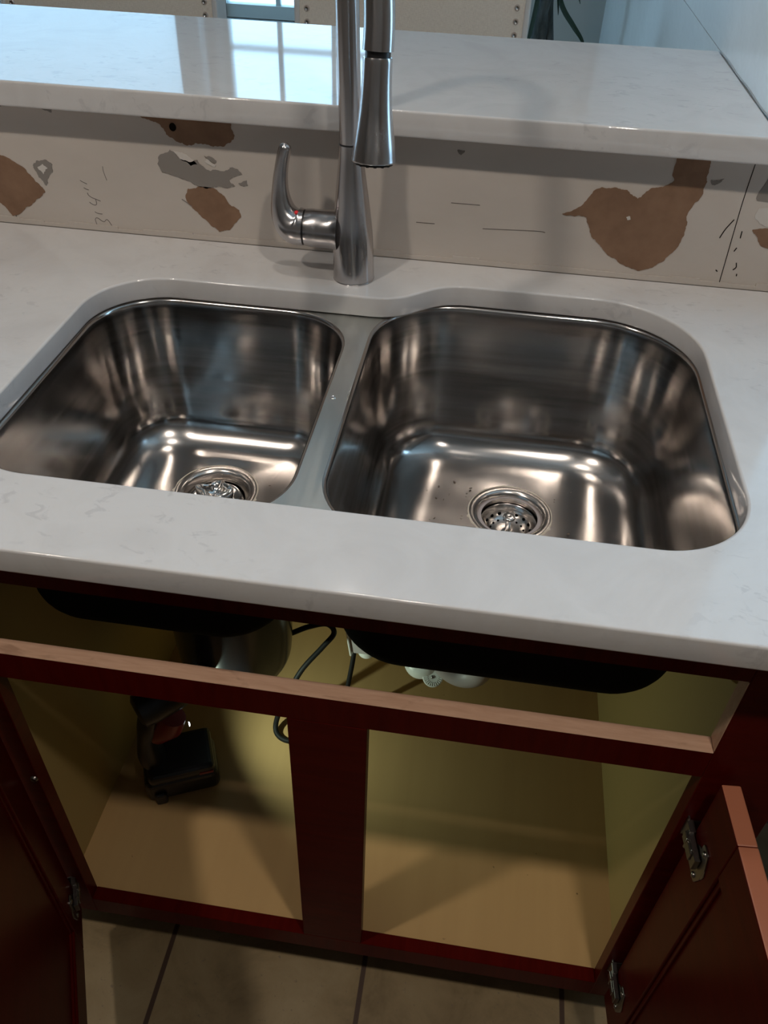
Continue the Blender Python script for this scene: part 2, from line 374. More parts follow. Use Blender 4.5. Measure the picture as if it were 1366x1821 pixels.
# window wall with two openings
bm = bmesh.new()
WZ0, WZ1 = -.20, 1.30
xs = [XL, -2.42, -1.245, -1.06, -.36, XP+.13]
for i in range(5):
    if i in (1, 3):
        box(bm, xs[i], xs[i+1], YF, YF+.12, ZF, WZ0); box(bm, xs[i], xs[i+1], YF, YF+.12, WZ1, CEIL)
    else: box(bm, xs[i], xs[i+1], YF, YF+.12, ZF, CEIL)
struct('wall_window', bm, M_dwall)
def window(name, x0, x1, mull, bars, blind=False):
    bm = bmesh.new(); t = .03
    box(bm, x0, x0+t*.6, YF+.02, YF+.075, WZ0, WZ1); box(bm, x1-t*.6, x1, YF+.02, YF+.075, WZ0, WZ1)
    box(bm, x0, x1, YF+.02, YF+.075, WZ0, WZ0+.045); box(bm, x0, x1, YF+.02, YF+.075, WZ1-t, WZ1)
    for x in mull: box(bm, x-.009, x+.009, YF+.035, YF+.06, WZ0, WZ1)
    for z in bars: box(bm, x0, x1, YF+.036, YF+.059, z-.010, z+.010)
    w = struct(name, bm, M_frame)
    p = obj('window_pane', bx(x0+.01, x1-.01, YF+.046, YF+.050, WZ0+.02, WZ1-.02), M_glass, w)
    s = obj('window_sill', bx(x0-.03, x1+.03, YF-.03, YF+.02, WZ0-.028, WZ0), M_frame, w, bevel=.004)
    if blind: obj('window_blind', bx(x0+.012, x1-.012, YF+.008, YF+.011, WZ0+.01, WZ1-.02), M_blind, w)
window('window_1', -1.06, -.36, [-.835, -.612], [.715, .28])
window('window_2', -2.42, -1.245, [], [], True)
bm = bmesh.new()
for y0, y1 in ((1.5, 1.53), (2.87, 2.9), (2.19, 2.21)): box(bm, XL-.07, XL-.02, y0, y1, -.2, 1.3)
box(bm, XL-.07, XL-.02, 1.5, 2.9, -.2, -.16); box(bm, XL-.07, XL-.02, 1.5, 2.9, 1.27, 1.3)
w3 = struct('window_3_fill', bm, M_frame); obj('window_pane', bx(XL-.05, XL-.046, 1.51, 2.89, -.18, 1.28), M_glass, w3)  # unseen side window, added as daylight fill for the dining side
# slim pale edge of the curtain between the two windows
struct('trim_2', bx(-1.155, -1.130, YF-.018, YF-.001, ZF, CEIL), mat('pale_casing', (.7, .8, .85), .5))

# ------------------------------------------------------------------ recessed ceiling lights and the added dining fill
M_lens = mat('lamp_lens', (.9, .85, .8), .4); _b = B(M_lens); _b.inputs['Emission Color'].default_value = (*WARM, 1); _b.inputs['Emission Strength'].default_value = 6
can_labels = ['round recessed ceiling light over the kitchen floor left of the sink', 'round recessed ceiling light over the kitchen floor right of the sink', 'round recessed ceiling light directly over the double sink', 'added round fill light in the ceiling over the dining side of the bar']
for i, (x, y, w) in enumerate(CANS):
    t = empty('recessed_light', (x, y, CEIL), can_labels[i], 'ceiling light', 'recessed kitchen ceiling lights')
    bm = bmesh.new(); lathe(bm, [(.05, -.0045), (.052, -.007), (.085, -.006), (.090, 0), (.05, 0)], 48, Matrix.Translation((x, y, CEIL))); obj('trim_ring', bm, M_ceil, t, smooth=True)
    bm = bmesh.new(); lathe(bm, [(0, -.003), (.05, -.003)], 48, Matrix.Translation((x, y, CEIL))); obj('lens', bm, M_lens, t)

# ------------------------------------------------------------------ rounded outline helper
def fillet_poly(pts, n=14):
    """pts: (x, y, r) corners in order; returns outline with arcs"""
    out = []; m = len(pts)
    for i in range(m):
        p = Vector(pts[i][:2]); a = Vector(pts[i-1][:2]); b = Vector(pts[(i+1) % m][:2]); r = pts[i][2]
        if r <= 0: out.append(p); continue
        d1 = (a-p).normalized(); d2 = (b-p).normalized(); ang = d1.angle(d2); t = r/math.tan(ang/2)
        c = p+(d1+d2).normalized()*(r/math.sin(ang/2)); s = p+d1*t; e = p+d2*t
        a0 = math.atan2((s-c).y, (s-c).x); a1 = math.atan2((e-c).y, (e-c).x); da = (a1-a0+PI) % (2*PI)-PI
        for k in range(n+1): out.append(c+Vector((math.cos(a0+da*k/n), math.sin(a0+da*k/n)))*r)
    return out
def slab(name, outer, holes, z0, z1, bev, mat_, parent=None):
    """stone slab from outlines through a filled 2D curve with rounded edges"""
    cu = bpy.data.curves.new(name, 'CURVE'); cu.dimensions = '2D'; cu.fill_mode = 'BOTH'
    for P in [outer]+holes:
        sp = cu.splines.new('POLY'); sp.points.add(len(P)-1); sp.use_cyclic_u = True
        for q, p in zip(sp.points, P): q.co = (p[0], p[1], 0, 1)
    cu.extrude = (z1-z0)/2-bev; cu.bevel_depth = bev; cu.bevel_resolution = 3; cu.offset = -bev
    tmp = bpy.data.objects.new('tmp', cu); COL.objects.link(tmp); bpy.context.view_layer.update()
    me = bpy.data.meshes.new_from_object(tmp.evaluated_get(bpy.context.evaluated_depsgraph_get()))
    bpy.data.objects.remove(tmp)
    for v in me.vertices: v.co.z += (z0+z1)/2
    me.materials.clear(); me.materials.append(mat_)
    o = bpy.data.objects.new(name, me); COL.objects.link(o)
    for p in me.polygons: p.use_smooth = True
    try: me.set_sharp_from_angle(angle=math.radians(32))
    except Exception: pass
    if parent: o.parent = parent
    return o

# ------------------------------------------------------------------ countertop with sink cut-out
CT0 = -.028
cut = [(-.3835, .1005, .085), (.3735, .1005, .09), (.3735, .573, .125), (.058, .573, .075), (-.006, .5165, .075), (-.3835, .5165, .092)]
ct = slab('countertop', [Vector((-1.25, 0)), Vector((1.12, 0)), Vector((1.12, YW-.001)), Vector((-1.25, YW-.001))], [fillet_poly(cut, 20)], CT0, 0, .0028, M_quartz)
tag(ct, 'white veined quartz kitchen countertop with a curved double sink cut-out', 'countertop')
bt = slab('bar_countertop', [Vector((-2.0, .6066)), Vector((1.12, .6066)), Vector((1.12, YW-.0005)), Vector((XP-.001, YW-.0005)), Vector((XP-.001, 1.057)), Vector((-2.0, 1.057))], [], .1704, .201, .0030, M_barq)
tag(bt, 'raised white quartz bar top on the knee wall reflecting the window', 'bar top')

# ------------------------------------------------------------------ sink
sink = empty('kitchen_sink', (0, .33, -.26), 'undermount double bowl stainless steel sink below the white countertop', 'sink')
ZR = -.0292
LB = (-.3815, -.0600, .1025, .5155); LR = (.080, .080, .085, .088)      # x0,x1,y0,y1 ; radii fl, fr, br, bl
RB = (-.0260, .3720, .1025, .5710); RRad = (.085, .085, .118, .105)
def rrect(b, rad, inset, nc=14, ne=8, rmin=.02):
    x0, x1, y0, y1 = b[0]+inset, b[1]-inset, b[2]+inset, b[3]-inset
    R = [max(r-inset*.75, rmin) for r in rad]
    C = [((x0+R[0], y0+R[0]), R[0], PI), ((x1-R[1], y0+R[1]), R[1], 1.5*PI), ((x1-R[2], y1-R[2]), R[2], 0), ((x0+R[3], y1-R[3]), R[3], .5*PI)]
    arcs = [[Vector((c[0]+r*math.cos(a+k*PI/2/nc), c[1]+r*math.sin(a+k*PI/2/nc))) for k in range(nc+1)] for c, r, a in C]
    out = []
    for i in range(4):
        out += arcs[i]; a = arcs[i][-1]; b_ = arcs[(i+1) % 4][0]
        out += [a.lerp(b_, k/ne) for k in range(1, ne)]
    return out
DR = .0555
def bowl_rings(b, rad, dc, zf, off=0.0):
    rings = []
    for ins, z in ((-.0045, ZR), (-.0022, ZR-.0006), (-.0006, ZR-.0022), (.0004, ZR-.005), (.0012, ZR-.012)): rings.append([(p.x, p.y, z-off*.5) for p in rrect(b, rad, ins-off)])
    Rb = .046; draft = .010; zt = zf+Rb
    for k in range(1, 9):
        t = k/8; z = ZR-.012+(zt-(ZR-.012))*t; rings.append([(p.x, p.y, z) for p in rrect(b, rad, .0012+draft*t-off)])
    for k in range(1, 11):
        a = k/10*PI/2*.97; ins = .0112+Rb*(1-math.cos(a)); z = zt-Rb*math.sin(a)-off*math.sin(a); rings.append([(p.x, p.y, z) for p in rrect(b, rad, ins-off)])
    last = rings[-1]; zl = last[0][2]; d = Vector(dc)
    for k in range(1, 10):
        t = k/9; te = t*t*(3-2*t)*.3+t*.7; ring = []
        for (x, y, z) in last:
            v = Vector((x, y))-d; c = d+v.normalized()*DR; q = Vector((x, y)).lerp(c, t)
            ring.append((q.x, q.y, zl-.006*te))
        rings.append(ring)
    return rings
def ring_mesh(rings, flip=False):
    bm = bmesh.new(); V = [[bm.verts.new(p) for p in r] for r in rings]
    for A, B_ in zip(V, V[1:]):
        n = len(A)
        for i in range(n): bm.faces.new((A[i], A[(i+1) % n], B_[(i+1) % n], B_[i])).smooth = True
    return bm
drL = (-.228, .392); drR = (.178, .427); ZFL, ZFR = -.243, -.250
def raw(bm): 
    me = bpy.data.meshes.new('m'); bm.to_mesh(me); bm.free(); return me
for nm, b, rad, dc, zf in (('left_bowl', LB, LR, drL, ZFL), ('right_bowl', RB, RRad, drR, ZFR)):
    ob = obj('bowl', raw(ring_mesh(bowl_rings(b, rad, dc, zf))), M_steel, sink, smooth=False)
    for p in ob.data.polygons: p.use_smooth = True
    uc = obj('undercoat', raw(ring_mesh(bowl_rings(b, rad, dc, zf, .0022)[2:])), M_under, ob)
    for p in uc.data.polygons: p.use_smooth = True
# flat rim and divider between the bowls
cu = bpy.data.curves.new('rim', 'CURVE'); cu.dimensions = '2D'; cu.fill_mode = 'BOTH'
for P in ([Vector(q) for q in ((-.405, .078), (.398, .078), (.398, .598), (.03, .598), (-.02, .545), (-.405, .545))], rrect(LB, LR, -.0045), rrect(RB, RRad, -.0045)):
    sp = cu.splines.new('POLY'); sp.points.add(len(P)-1); sp.use_cyclic_u = True
    for q, p in zip(sp.points, P): q.co = (p[0], p[1], 0, 1)
tmp = bpy.data.objects.new('tmp', cu); COL.objects.link(tmp); bpy.context.view_layer.update()
me = bpy.data.meshes.new_from_object(tmp.evaluated_get(bpy.context.evaluated_depsgraph_get())); bpy.data.objects.remove(tmp)
for v in me.vertices: v.co.z = ZR
me.materials.clear()
rim = obj('rim', me, M_deck, sink)
rim['label'] = 'flat pale divider between the bowls'
bm = bmesh.new(); lathe(bm, [(0, .0005), (.0022, .0005), (.0027, .0008), (.0034, .0002), (.0036, -.0005)], 20, Matrix.Translation((-.0478, .323, ZR))); obj('divider_dimple', bm, M_chrome, sink, smooth=True)
# drain flanges, throats and old putty
def drain(c, z, parent):
    M = Matrix.Translation((c[0], c[1], z))
    bm = bmesh.new(); lathe(bm, [(.0572, -.001), (.0568, .0014), (.0550, .0020), (.0500, .0012), (.0468, .0000), (.0445, -.0035), (.0425, -.010), (.0412, -.018), (.0405, -.03), (.040, -.06)], 64, M)
    f = obj('drain_flange', bm, M_chrome2, parent, smooth=True)
    bm = bmesh.new(); rnd = random.Random(int(c[0]*1000)); n = 90
    A = []; 
    for i in range(n):
        a = 2*PI*i/n; w = .0008+.0014*abs(noise.noise(Vector((math.cos(a)*3, math.sin(a)*3, c[0]*9))))+(.0022 if rnd.random() < .06 else 0)
        A.append([(bm.verts.new(M @ Vector(((.0566+dr)*math.cos(a), (.0566+dr)*math.sin(a), h)))) for dr, h in ((-.0006, .0004), (w*.2, .0022), (w, .0018), (w*1.5+.0006, -.0004))])
    for i in range(n):
        for k in range(3): bm.faces.new((A[i][k], A[(i+1) % n][k], A[(i+1) % n][k+1], A[i][k+1])).smooth = True
    obj('putty_ring', bm, M_putty, f)
M_chrome2 = mat('drain_steel', (.58, .54, .51), .22, 1.0)
zdl, zdr = ZFL-.006-.0005, ZFR-.006-.0005
drain(drL, zdl, sink); drain(drR, zdr, sink)
# basket strainer in the right drain
st = empty('sink_strainer', (drR[0], drR[1], zdr-.014), 'perforated steel basket strainer with a small knob in the right bowl drain', 'sink strainer')
M0 = Matrix.Translation((drR[0], drR[1], zdr-.013))
def disc_with_holes():
    bm = bmesh.new(); prof = [(.0392, -.0030), (.0386, -.0018), (.0372, -.0030), (.0350, -.0090), (.0310, -.0150), (.024, -.0190), (.014, -.0208), (.006, -.0212)]
    lathe(bm, prof+[(0, -.0212)], 64, M0); return bm
obj('basket', disc_with_holes(), M_chrome2, st, smooth=True)
bm = bmesh.new()
for k in range(16):
    a = 2*PI*k/16; p = M0 @ Vector((.0318*math.cos(a), .0318*math.sin(a), -.0136)); lathe(bm, [(0, .0009), (.0024, .0007), (.0026, -.001)], 12, frameM(p, (-.45*math.cos(a), -.45*math.sin(a), .9)))
for k in range(16):
    a = 2*PI*(k+.5)/16; p = M0 @ Vector((.0235*math.cos(a), .0235*math.sin(a), -.0189)); lathe(bm, [(0, .0009), (.0015, .0007), (.0016, -.001)], 10, frameM(p, (-.1*math.cos(a), -.1*math.sin(a), 1)))
obj('holes', bm, M_hole, st)['kind'] = 'stuff'
bm = bmesh.new(); lathe(bm, interp([(.0085, -.0212), (.0070, -.0190), (.0040, -.016), (.0034, -.004), (.0042, .0015), (.0080, .0040), (.0088, .0062), (.0078, .0082), (.0040, .0088), (0, .0086)], 4), 28, M0); obj('knob', bm, M_chrome, st, smooth=True)
# crown shaped stopper in the left drain
sp_ = empty('sink_stopper', (drL[0], drL[1], zdl-.012), 'shiny steel stopper with a raised curved grip in the left bowl drain', 'sink stopper')
M1 = Matrix.Translation((drL[0]-.002, drL[1], zdl-.005)) @ Matrix.Diagonal((1.12, 1.12, 1.1, 1))
bm = bmesh.new(); lathe(bm, [(.0335, -.014), (.0345, -.010), (.0325, -.0075), (.029, -.0085), (.024, -.0120), (.012, -.014), (0, -.0145)], 56, M1); obj('stopper_cup', bm, M_chrome, sp_, smooth=True)
bm = bmesh.new(); n = 72; rings = []
for r_, z_, amp in ((.024, -.012, 0), (.0225, -.004, .001), (.0215, .004, .0025), (.0205, .0085, .0035), (.0185, .0105, .0035), (.0155, .0095, .003), (.0125, .0045, .002), (.008, -.001, .001), (.002, -.003, 0)):
    rings.append([bm.verts.new(M1 @ Vector(((r_+amp*math.cos(4*2*PI*i/n))*math.cos(2*PI*i/n), (r_+amp*math.cos(4*2*PI*i/n))*.85*math.sin(2*PI*i/n), z_+amp*1.0*math.sin(2*2*PI*i/n+.6)))) for i in range(n)])
for A, B_ in zip(rings, rings[1:]):
    for i in range(n): bm.faces.new((A[i], A[(i+1) % n], B_[(i+1) % n], B_[i])).smooth = True
bm.faces.new(rings[-1]); obj('grip', bm, M_chrome, sp_)
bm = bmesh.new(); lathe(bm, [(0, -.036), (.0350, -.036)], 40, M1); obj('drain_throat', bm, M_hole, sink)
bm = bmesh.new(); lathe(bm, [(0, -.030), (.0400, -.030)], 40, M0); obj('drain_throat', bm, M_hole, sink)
# crumbs in both bowls
bm = bmesh.new(); rnd = random.Random(7)
for (b, zf, nn, zd) in ((LB, ZFL, 16, drL), (RB, ZFR, 34, drR)):
    for k in range(nn):
        x = rnd.uniform(b[0]+.08, b[1]-.06); y = rnd.uniform(b[3]-.19, b[3]-.065)
        if (Vector((x, y))-Vector(zd)).length < .062: continue
        s = rnd.uniform(.0004, .0011); mm = frameM((x, y, zf-.0026), (rnd.uniform(-.4, .4), rnd.uniform(-.4, .4), 1), (rnd.uniform(-1, 1), rnd.uniform(-1, 1), 0))
        box(bm, -s*rnd.uniform(1, 3), s*rnd.uniform(1, 3), -s, s, -s*.3, s*.5, M=mm)
cr = obj('sink_crumbs', bm, M_crumb); tag(cr, 'scattered dark crumbs and shavings on the floors of the steel bowls', 'crumbs', kind='stuff')

# ------------------------------------------------------------------ faucet
FX, FY = -.0670, .570
fa = empty('kitchen_faucet', (FX, FY, 0), 'brushed steel pull-down kitchen faucet standing behind the double sink', 'faucet')
lean = Vector((-.030, 0, 1))
def fp(z, dx=0, dy=0): return Vector((FX+lean.x*z+dx, FY+dy, z))
bm = bmesh.new()
zz = [(.0272, 0), (.0272, .0008), (.0268, .003), (.0266, .02), (.0262, .045), (.0252, .065), (.0232, .085), (.0212, .103), (.0192, .120), (.0172, .137), (.0156, .152), (.0148, .163), (.0145, .1695)]
pz = interp([(b, a) for a, b in zz], 3)
tube(bm, [fp(z) for z, r in pz], [r for z, r in pz], 48)
obj('body', bm, M_faucet, fa, smooth=True)
bm = bmesh.new(); tube(bm, [fp(.1690), fp(.1712)], .0136, 40); obj('joint_ring', bm, M_black, fa, smooth=True)
# spout: straight riser then arc over to the spray head
top = fp(.335)
tipdir = Vector((.095, -.99, 0)).normalized()
tip_joint = Vector((-.0135, .378, .3095)); tip = Vector((-.0135, .3665, .218))
axis = (tip-tip_joint).normalized()
pts = [fp(.171), fp(.22), fp(.28), fp(.335), fp(.375)]
R_ = .0955; c0 = fp(.385); span = Vector((tip_joint.x-c0.x, tip_joint.y-c0.y, 0)); hd = span.normalized(); R_ = span.length/2-.006
for k in range(0, 15):
    a = k/14*PI*.95; pts.append(c0+hd*R_*(1-math.cos(a))+Vector((0, 0, 1))*R_*math.sin(a))
pts += [tip_joint-axis*.030, tip_joint-axis*.002]
sp2 = smoothpath(pts, 4)
bm = bmesh.new(); tube(bm, sp2, [.0134-.0006*min(1, i/20)+(.0006 if i > len(sp2)-14 else 0)+(.0012*max(0, (i-(len(sp2)-10))/10)) for i in range(len(sp2))], 40)
obj('spout', bm, M_faucet, fa, smooth=True)
bm = bmesh.new(); tube(bm, [tip_joint-axis*.0025, tip_joint+axis*.004], .0118, 40); hj = obj('hose_joint', bm, M_black, fa, smooth=True)
hl = (tip-tip_joint).length
prof = [(.0128, .0036), (.0136, .0042), (.0137, .012), (.0140, .024), (.0150, .040), (.0166, .055), (.0186, .069), (.0204, .080), (.0216, .089), (.0219, hl-.001), (.0213, hl)]
pr = interp([(b, a) for a, b in prof], 3)
bm = bmesh.new(); tube(bm, [tip_joint+axis*s for s, r in pr], [r for s, r in pr], 48); sh = obj('spray_head', bm, M_faucet, fa, smooth=True)
bm = bmesh.new(); tube(bm, [tip-axis*.001, tip+axis*.0022], [.0196, .0188], 40)
for k in range(14):
    a = 2*PI*k/14; MM = frameM(tip+axis*.0020, axis); p = MM @ Vector((.0165*math.cos(a), .0165*math.sin(a), 0)); tube(bm, [p, p+axis*.0010], .0016, 8)
obj('spray_nozzle', bm, M_rubber, sh)
# handle: stub, seam and curved lever
hz = .0625; hub0 = fp(hz, -.018); hub1 = Vector((-.1298, FY, hz))
bm = bmesh.new(); tube(bm, smoothpath([hub0, hub0.lerp(hub1, .35), hub1], 5), [.0262, .0256, .0248, .0242, .0238, .0236, .0235, .0235, .0235, .0232, .0226], 40)
obj('valve_stub', bm, M_faucet, fa, smooth=True)
bm = bmesh.new(); tube(bm, [hub1+Vector((.001, 0, 0)), hub1+Vector((-.0026, 0, 0))], .0212, 36); obj('seam_ring', bm, M_black, fa, smooth=True)
hpts = [(-.1322, FY, hz), (-.140, FY, hz+.0004), (-.1480, FY, hz+.003), (-.1545, FY, hz+.010), (-.1595, FY, hz+.022), (-.1615, FY, hz+.040), (-.1608, FY, hz+.058), (-.1582, FY, hz+.076), (-.1548, FY, hz+.090), (-.1525, FY, hz+.0985), (-.1515, FY, hz+.1015)]
hr = [.0226, .0234, .0226, .0200, .0158, .0116, .0094, .0084, .0080, .0072, .0035]
hp = smoothpath(hpts, 4); hrr = [v.x for v in smoothpath([(r, 0, 0) for r in hr], 4)]
bm = bmesh.new(); tube(bm, hp, hrr, 40); lv = obj('handle', bm, M_faucet, fa, smooth=True)
bm = bmesh.new(); lathe(bm, [(0, .0010), (.0022, .0008), (.0026, -.001)], 16, frameM((-.1400, FY-.008, hz+.0218), (0, -.35, 1))); obj('red_dot', bm, M_reddot, lv)

# ------------------------------------------------------------------ base cabinet under the sink
cab = empty('sink_base_cabinet', (0, .33, ZF), 'cherry red sink base cabinet with a bare drawer rail and two open doors', 'cabinet')
FY0, FY1 = .0334, .0524
XSL, XSR = -.3607, .3743
OL, OR = -.446, .457
ZB = -.7585
bm = bmesh.new()
def fb(x0, x1, z0, z1, mi=0, rawf=()):
    fs = box(bm, x0, x1, FY0, FY1, z0, z1, mi)
    for k in rawf: fs[k].material_index = 2
fb(OL, XSL, -.80, CT0, 0, ()); fb(XSR, OR, -.80, CT0, 0, ())
fb(XSL, XSR, -.082, CT0, 1); fb(XSL, XSR, -.2318, -.1894, 1, (5, 3)); fb(XSL, XSR, -.80, ZB, 1)
fb(-.0418, .0418, ZB, -.2318, 0)
# bare wood on the inner edge of the right stile at the drawer opening
q = box(bm, XSR-.0006, XSR+.001, FY0+.001, FY1, -.1893, -.084, 2)
ff = obj('face_frame', bm, [M_cherry, M_cherryH, M_raw], cab)
bv = ff.modifiers.new('bevel', 'BEVEL'); bv.width = .0008; bv.segments = 1; bv.limit_method = 'ANGLE'
obj('side_panel', bx(-.419, -.4025, FY1, .628, -.80, CT0), M_lamside, cab)
obj('side_panel', bx(.4035, .420, FY1, .628, -.80, CT0), M_lamside, cab)
obj('floor_panel', bx(-.4025, .4035, FY1, .628, -.778, -.765), M_lam, cab)
obj('back_panel', bx(-.4025, .4035, .6285, .6405, -.80, CT0), M_lamside, cab)
obj('toe_kick', bx(OL, OR, .105, .118, ZF, -.80), M_cherryH, cab)

def door(name, hinge, ddir, normal_sign, ztop, zbot, width, hz_list, label):
    """a frame-and-panel door; local x along width from the hinge, local y = thickness away from inner face"""
    d = Vector((ddir[0], ddir[1], 0)).normalized(); nrm = Vector((-d.y, d.x, 0))*normal_sign      # inner face normal
    M = Matrix((d, -nrm, Vector((0, 0, 1)))).transposed().to_4x4(); M.translation = Vector(hinge)
    bm = bmesh.new(); st_ = .062; H0, H1 = zbot, ztop; T = .019
    def b2(x0, x1, y0, y1, z0, z1): box(bm, x0, x1, y0, y1, z0, z1, M=M)
    b2(0, st_, 0, T, H0, H1); b2(width-st_, width, 0, T, H0, H1); b2(st_, width-st_, 0, T, H1-st_, H1); b2(st_, width-st_, 0, T, H0, H0+st_)
    for f in bm.faces:
        if all(abs(v.co.z-H1) < 1e-5 for v in f.verts): f.material_index = 1
    dr = obj(name, bm, [M_cherry, M_edge], cab, bevel=.0016); dr['label'] = label
    bm = bmesh.new(); box(bm, st_-.004, width-st_+.004, .006, .013, H0+st_-.004, H1-st_+.004, M=M)
    obj('door_panel', bm, M_cherry, dr)
    # bead around the recessed panel
    bm = bmesh.new(); e = .006
    for (x0, x1, z0, z1) in ((st_, st_+e, H0+st_, H1-st_), (width-st_-e, width-st_, H0+st_, H1-st_), (st_, width-st_, H0+st_, H0+st_+e), (st_, width-st_, H1-st_-e, H1-st_)): box(bm, x0, x1, .003, .007, z0, z1, M=M)
    obj('panel_bead', bm, M_cherry, dr, bevel=.001)
    for hz_ in hz_list:
        bm = bmesh.new(); s = 1
        # cup flange on the door with two screws and a wing shaped plate
        Mp = M @ Matrix.Translation((.030, 0, hz_))
        tube(bm, [Mp @ Vector((.0, -.0015, 0)), Mp @ Vector((0, .0004, 0))], .0165, 24)
        P = fillet_poly([(-.006, -.027, .004), (.008, -.027, .004), (.014, -.010, .004), (.014, .010, .004), (.008, .027, .004), (-.006, .027, .004)], 4)
        for yy in (-.0018,):
            a_ = [bm.verts.new(Mp @ Vector((p.x, yy, p.y))) for p in P]; b_ = [bm.verts.new(Mp @ Vector((p.x, .0002, p.y))) for p in P]
            bm.faces.new(a_); bm.faces.new(b_)
            for i in range(len(P)): bm.faces.new((a_[i], a_[(i+1) % len(P)], b_[(i+1) % len(P)], b_[i]))
        for sz in (-.021, .021): lathe(bm, [(0, .0022), (.0030, .0018), (.0036, 0)], 14, Mp @ frameM((.003, -.0018, sz), (0, -1, 0)))
        # arm that bridges to the frame edge: bent steel channel
        sg = -1 if normal_sign < 0 else 1
        arm = [Mp @ Vector((.004, -.003, 0)), Mp @ Vector((-.010, -.008, 0)), Mp @ Vector((-.022, -.009, 0)), Mp @ Vector((-.036, -.006, 0))]
        box(bm, -.030, .004, -.0085, -.0025, -.0085, .0085, M=Mp); box(bm, -.030, -.004, -.0105, -.0085, -.0060, .0060, M=Mp)
        box(bm, -.040, -.026, -.0075, -.0010, -.0110, .0110, M=Mp)
        tube(bm, [Mp @ Vector((-.008, -.007, -.009)), Mp @ Vector((-.008, -.007, .009))], .0022, 10)
        tube(bm, [Mp @ Vector((-.020, -.009, -.009)), Mp @ Vector((-.020, -.009, .009))], .0022, 10)
        # mounting clip wrapped on the stile edge
        Mc = Mp @ Matrix.Translation((-.044, .008, 0))
        box(bm, -.018, .006, -.0155, -.0135, -.016, .016, M=Mc); box(bm, -.018, .005, -.0135, -.002, -.0030, .0030, M=Mc)
        box(bm, .004, .0058, -.0155, -.001, -.010, .010, M=Mc)
        for sz in (-.009, .009): lathe(bm, [(0, .0024), (.0028, .0020), (.0036, 0)], 14, Mc @ frameM((-.006, -.0155, sz), (0, -1, 0)))
        obj('hinge', bm, M_zinc, dr, smooth=False, bevel=.0004, seg=1)
    return dr
door('cabinet_door', (.3885, .0225, 0), (.075, -1), -1, -.222, -.772, .36, (-.318, -.690), 'right door swung wide open, its pale worn edge lit from above')
door('cabinet_door', (-.3760, .0245, 0), (.445, -.895), 1, -.222, -.772, .36, (-.262, -.705), 'left door swung open in deep shadow')
# bumper button on the left stile
bm = bmesh.new(); lathe(bm, [(0, .0035), (.0035, .003), (.0048, .001), (.005, 0)], 18, frameM((-.366, FY0, -.433), (0, -1, 0))); obj('screw', bm, M_zinc, cab, smooth=True)

# ------------------------------------------------------------------ things under the sink
gd = empty('garbage_disposal', (drL[0], drL[1], -.602), 'black garbage disposal hanging below the left sink bowl', 'garbage disposal')
MG = Matrix.Translation((drL[0], drL[1], 0))
bm = bmesh.new(); lathe(bm, interp([(.060, -.305), (.072, -.315), (.088, -.335), (.094, -.37), (.094, -.50), (.092, -.560), (.088, -.588), (.078, -.599), (.040, -.602), (0, -.602)], 4), 56, MG); obj('motor_housing', bm, M_gloss, gd, smooth=True)
bm = bmesh.new(); lathe(bm, [(.039, -.262), (.052, -.264), (.055, -.275), (.050, -.282), (.052, -.300), (.062, -.308)], 48, MG); obj('mounting_collar', bm, M_zinc, gd, smooth=True)
bm = bmesh.new(); lathe(bm, [(.0935, -.385), (.0948, -.387), (.0948, -.397), (.0935, -.399)], 56, MG); obj('trim_band', bm, M_zinc, gd, smooth=True)
bm = bmesh.new(); tube(bm, smoothpath([(-.145, .42, -.345), (-.115, .43, -.348), (-.09, .44, -.37), (-.085, .445, -.42), (-.075, .45, -.47), (-.03, .455, -.492)], 6), .017, 20); obj('discharge_elbow', bm, M_rubber, gd, smooth=True)
# its power cord, looping to the outlet box
bm = bmesh.new()
tube(bm, smoothpath([(-.165, .42, -.535), (-.17, .42, -.56), (-.150, .425, -.572), (-.118, .44, -.565), (-.088, .45, -.563), (-.075, .445, -.578), (-.092, .43, -.60), (-.125, .405, -.64), (-.150, .385, -.70), (-.165, .372, -.745), (-.160, .355, -.7602), (-.135, .345, -.7602), (-.10, .36, -.7602)], 8), .0046, 12)
cd_ = obj('power_cord', bm, M_rubber, None, smooth=True); tag(cd_, 'black cord curving from the garbage disposal down to the cabinet floor', 'power cord')
# white outlet box with a plug and hanging cord
ob_ = empty('outlet_box', (-.03, .455, -.61), 'white plastic outlet box hanging left of the right bowl with a black cord', 'outlet box')
MO = frameM((-.0255, .455, -.578), (-.14, .05, 1), (1, -.10, .14))
bm = bmesh.new(); box(bm, -.019, .021, -.022, .022, -.030, .034, M=MO); obj('box_body', bm, M_pipe, ob_, bevel=.002)  # grey puts the shade on the white box's front into its colour
bm = bmesh.new(); box(bm, -.0225, -.019, -.026, .026, -.034, .038, M=MO); fp_ = obj('face_plate', bm, M_whitebox, ob_, bevel=.0015)
bm = bmesh.new(); box(bm, -.0232, -.0222, -.0025, .0015, -.004, .018, M=MO); box(bm, -.0232, -.0222, -.006, .005, -.010, -.002, M=MO); obj('slot', bm, M_black, fp_)
bm = bmesh.new(); lathe(bm, interp([(.006, -.030), (.0145, -.031), (.0160, -.038), (.0145, -.048), (.009, -.053), (0, -.054)], 3), 28, MO); obj('plug', bm, M_pvc, ob_, smooth=True)
bm = bmesh.new(); tube(bm, smoothpath([(-.040, .448, -.615), (-.043, .438, -.65), (-.049, .425, -.70), (-.055, .405, -.752), (-.062, .385, -.760), (-.075, .36, -.7602)], 6), .0042, 12); obj('cord', bm, M_rubber, ob_, smooth=True)
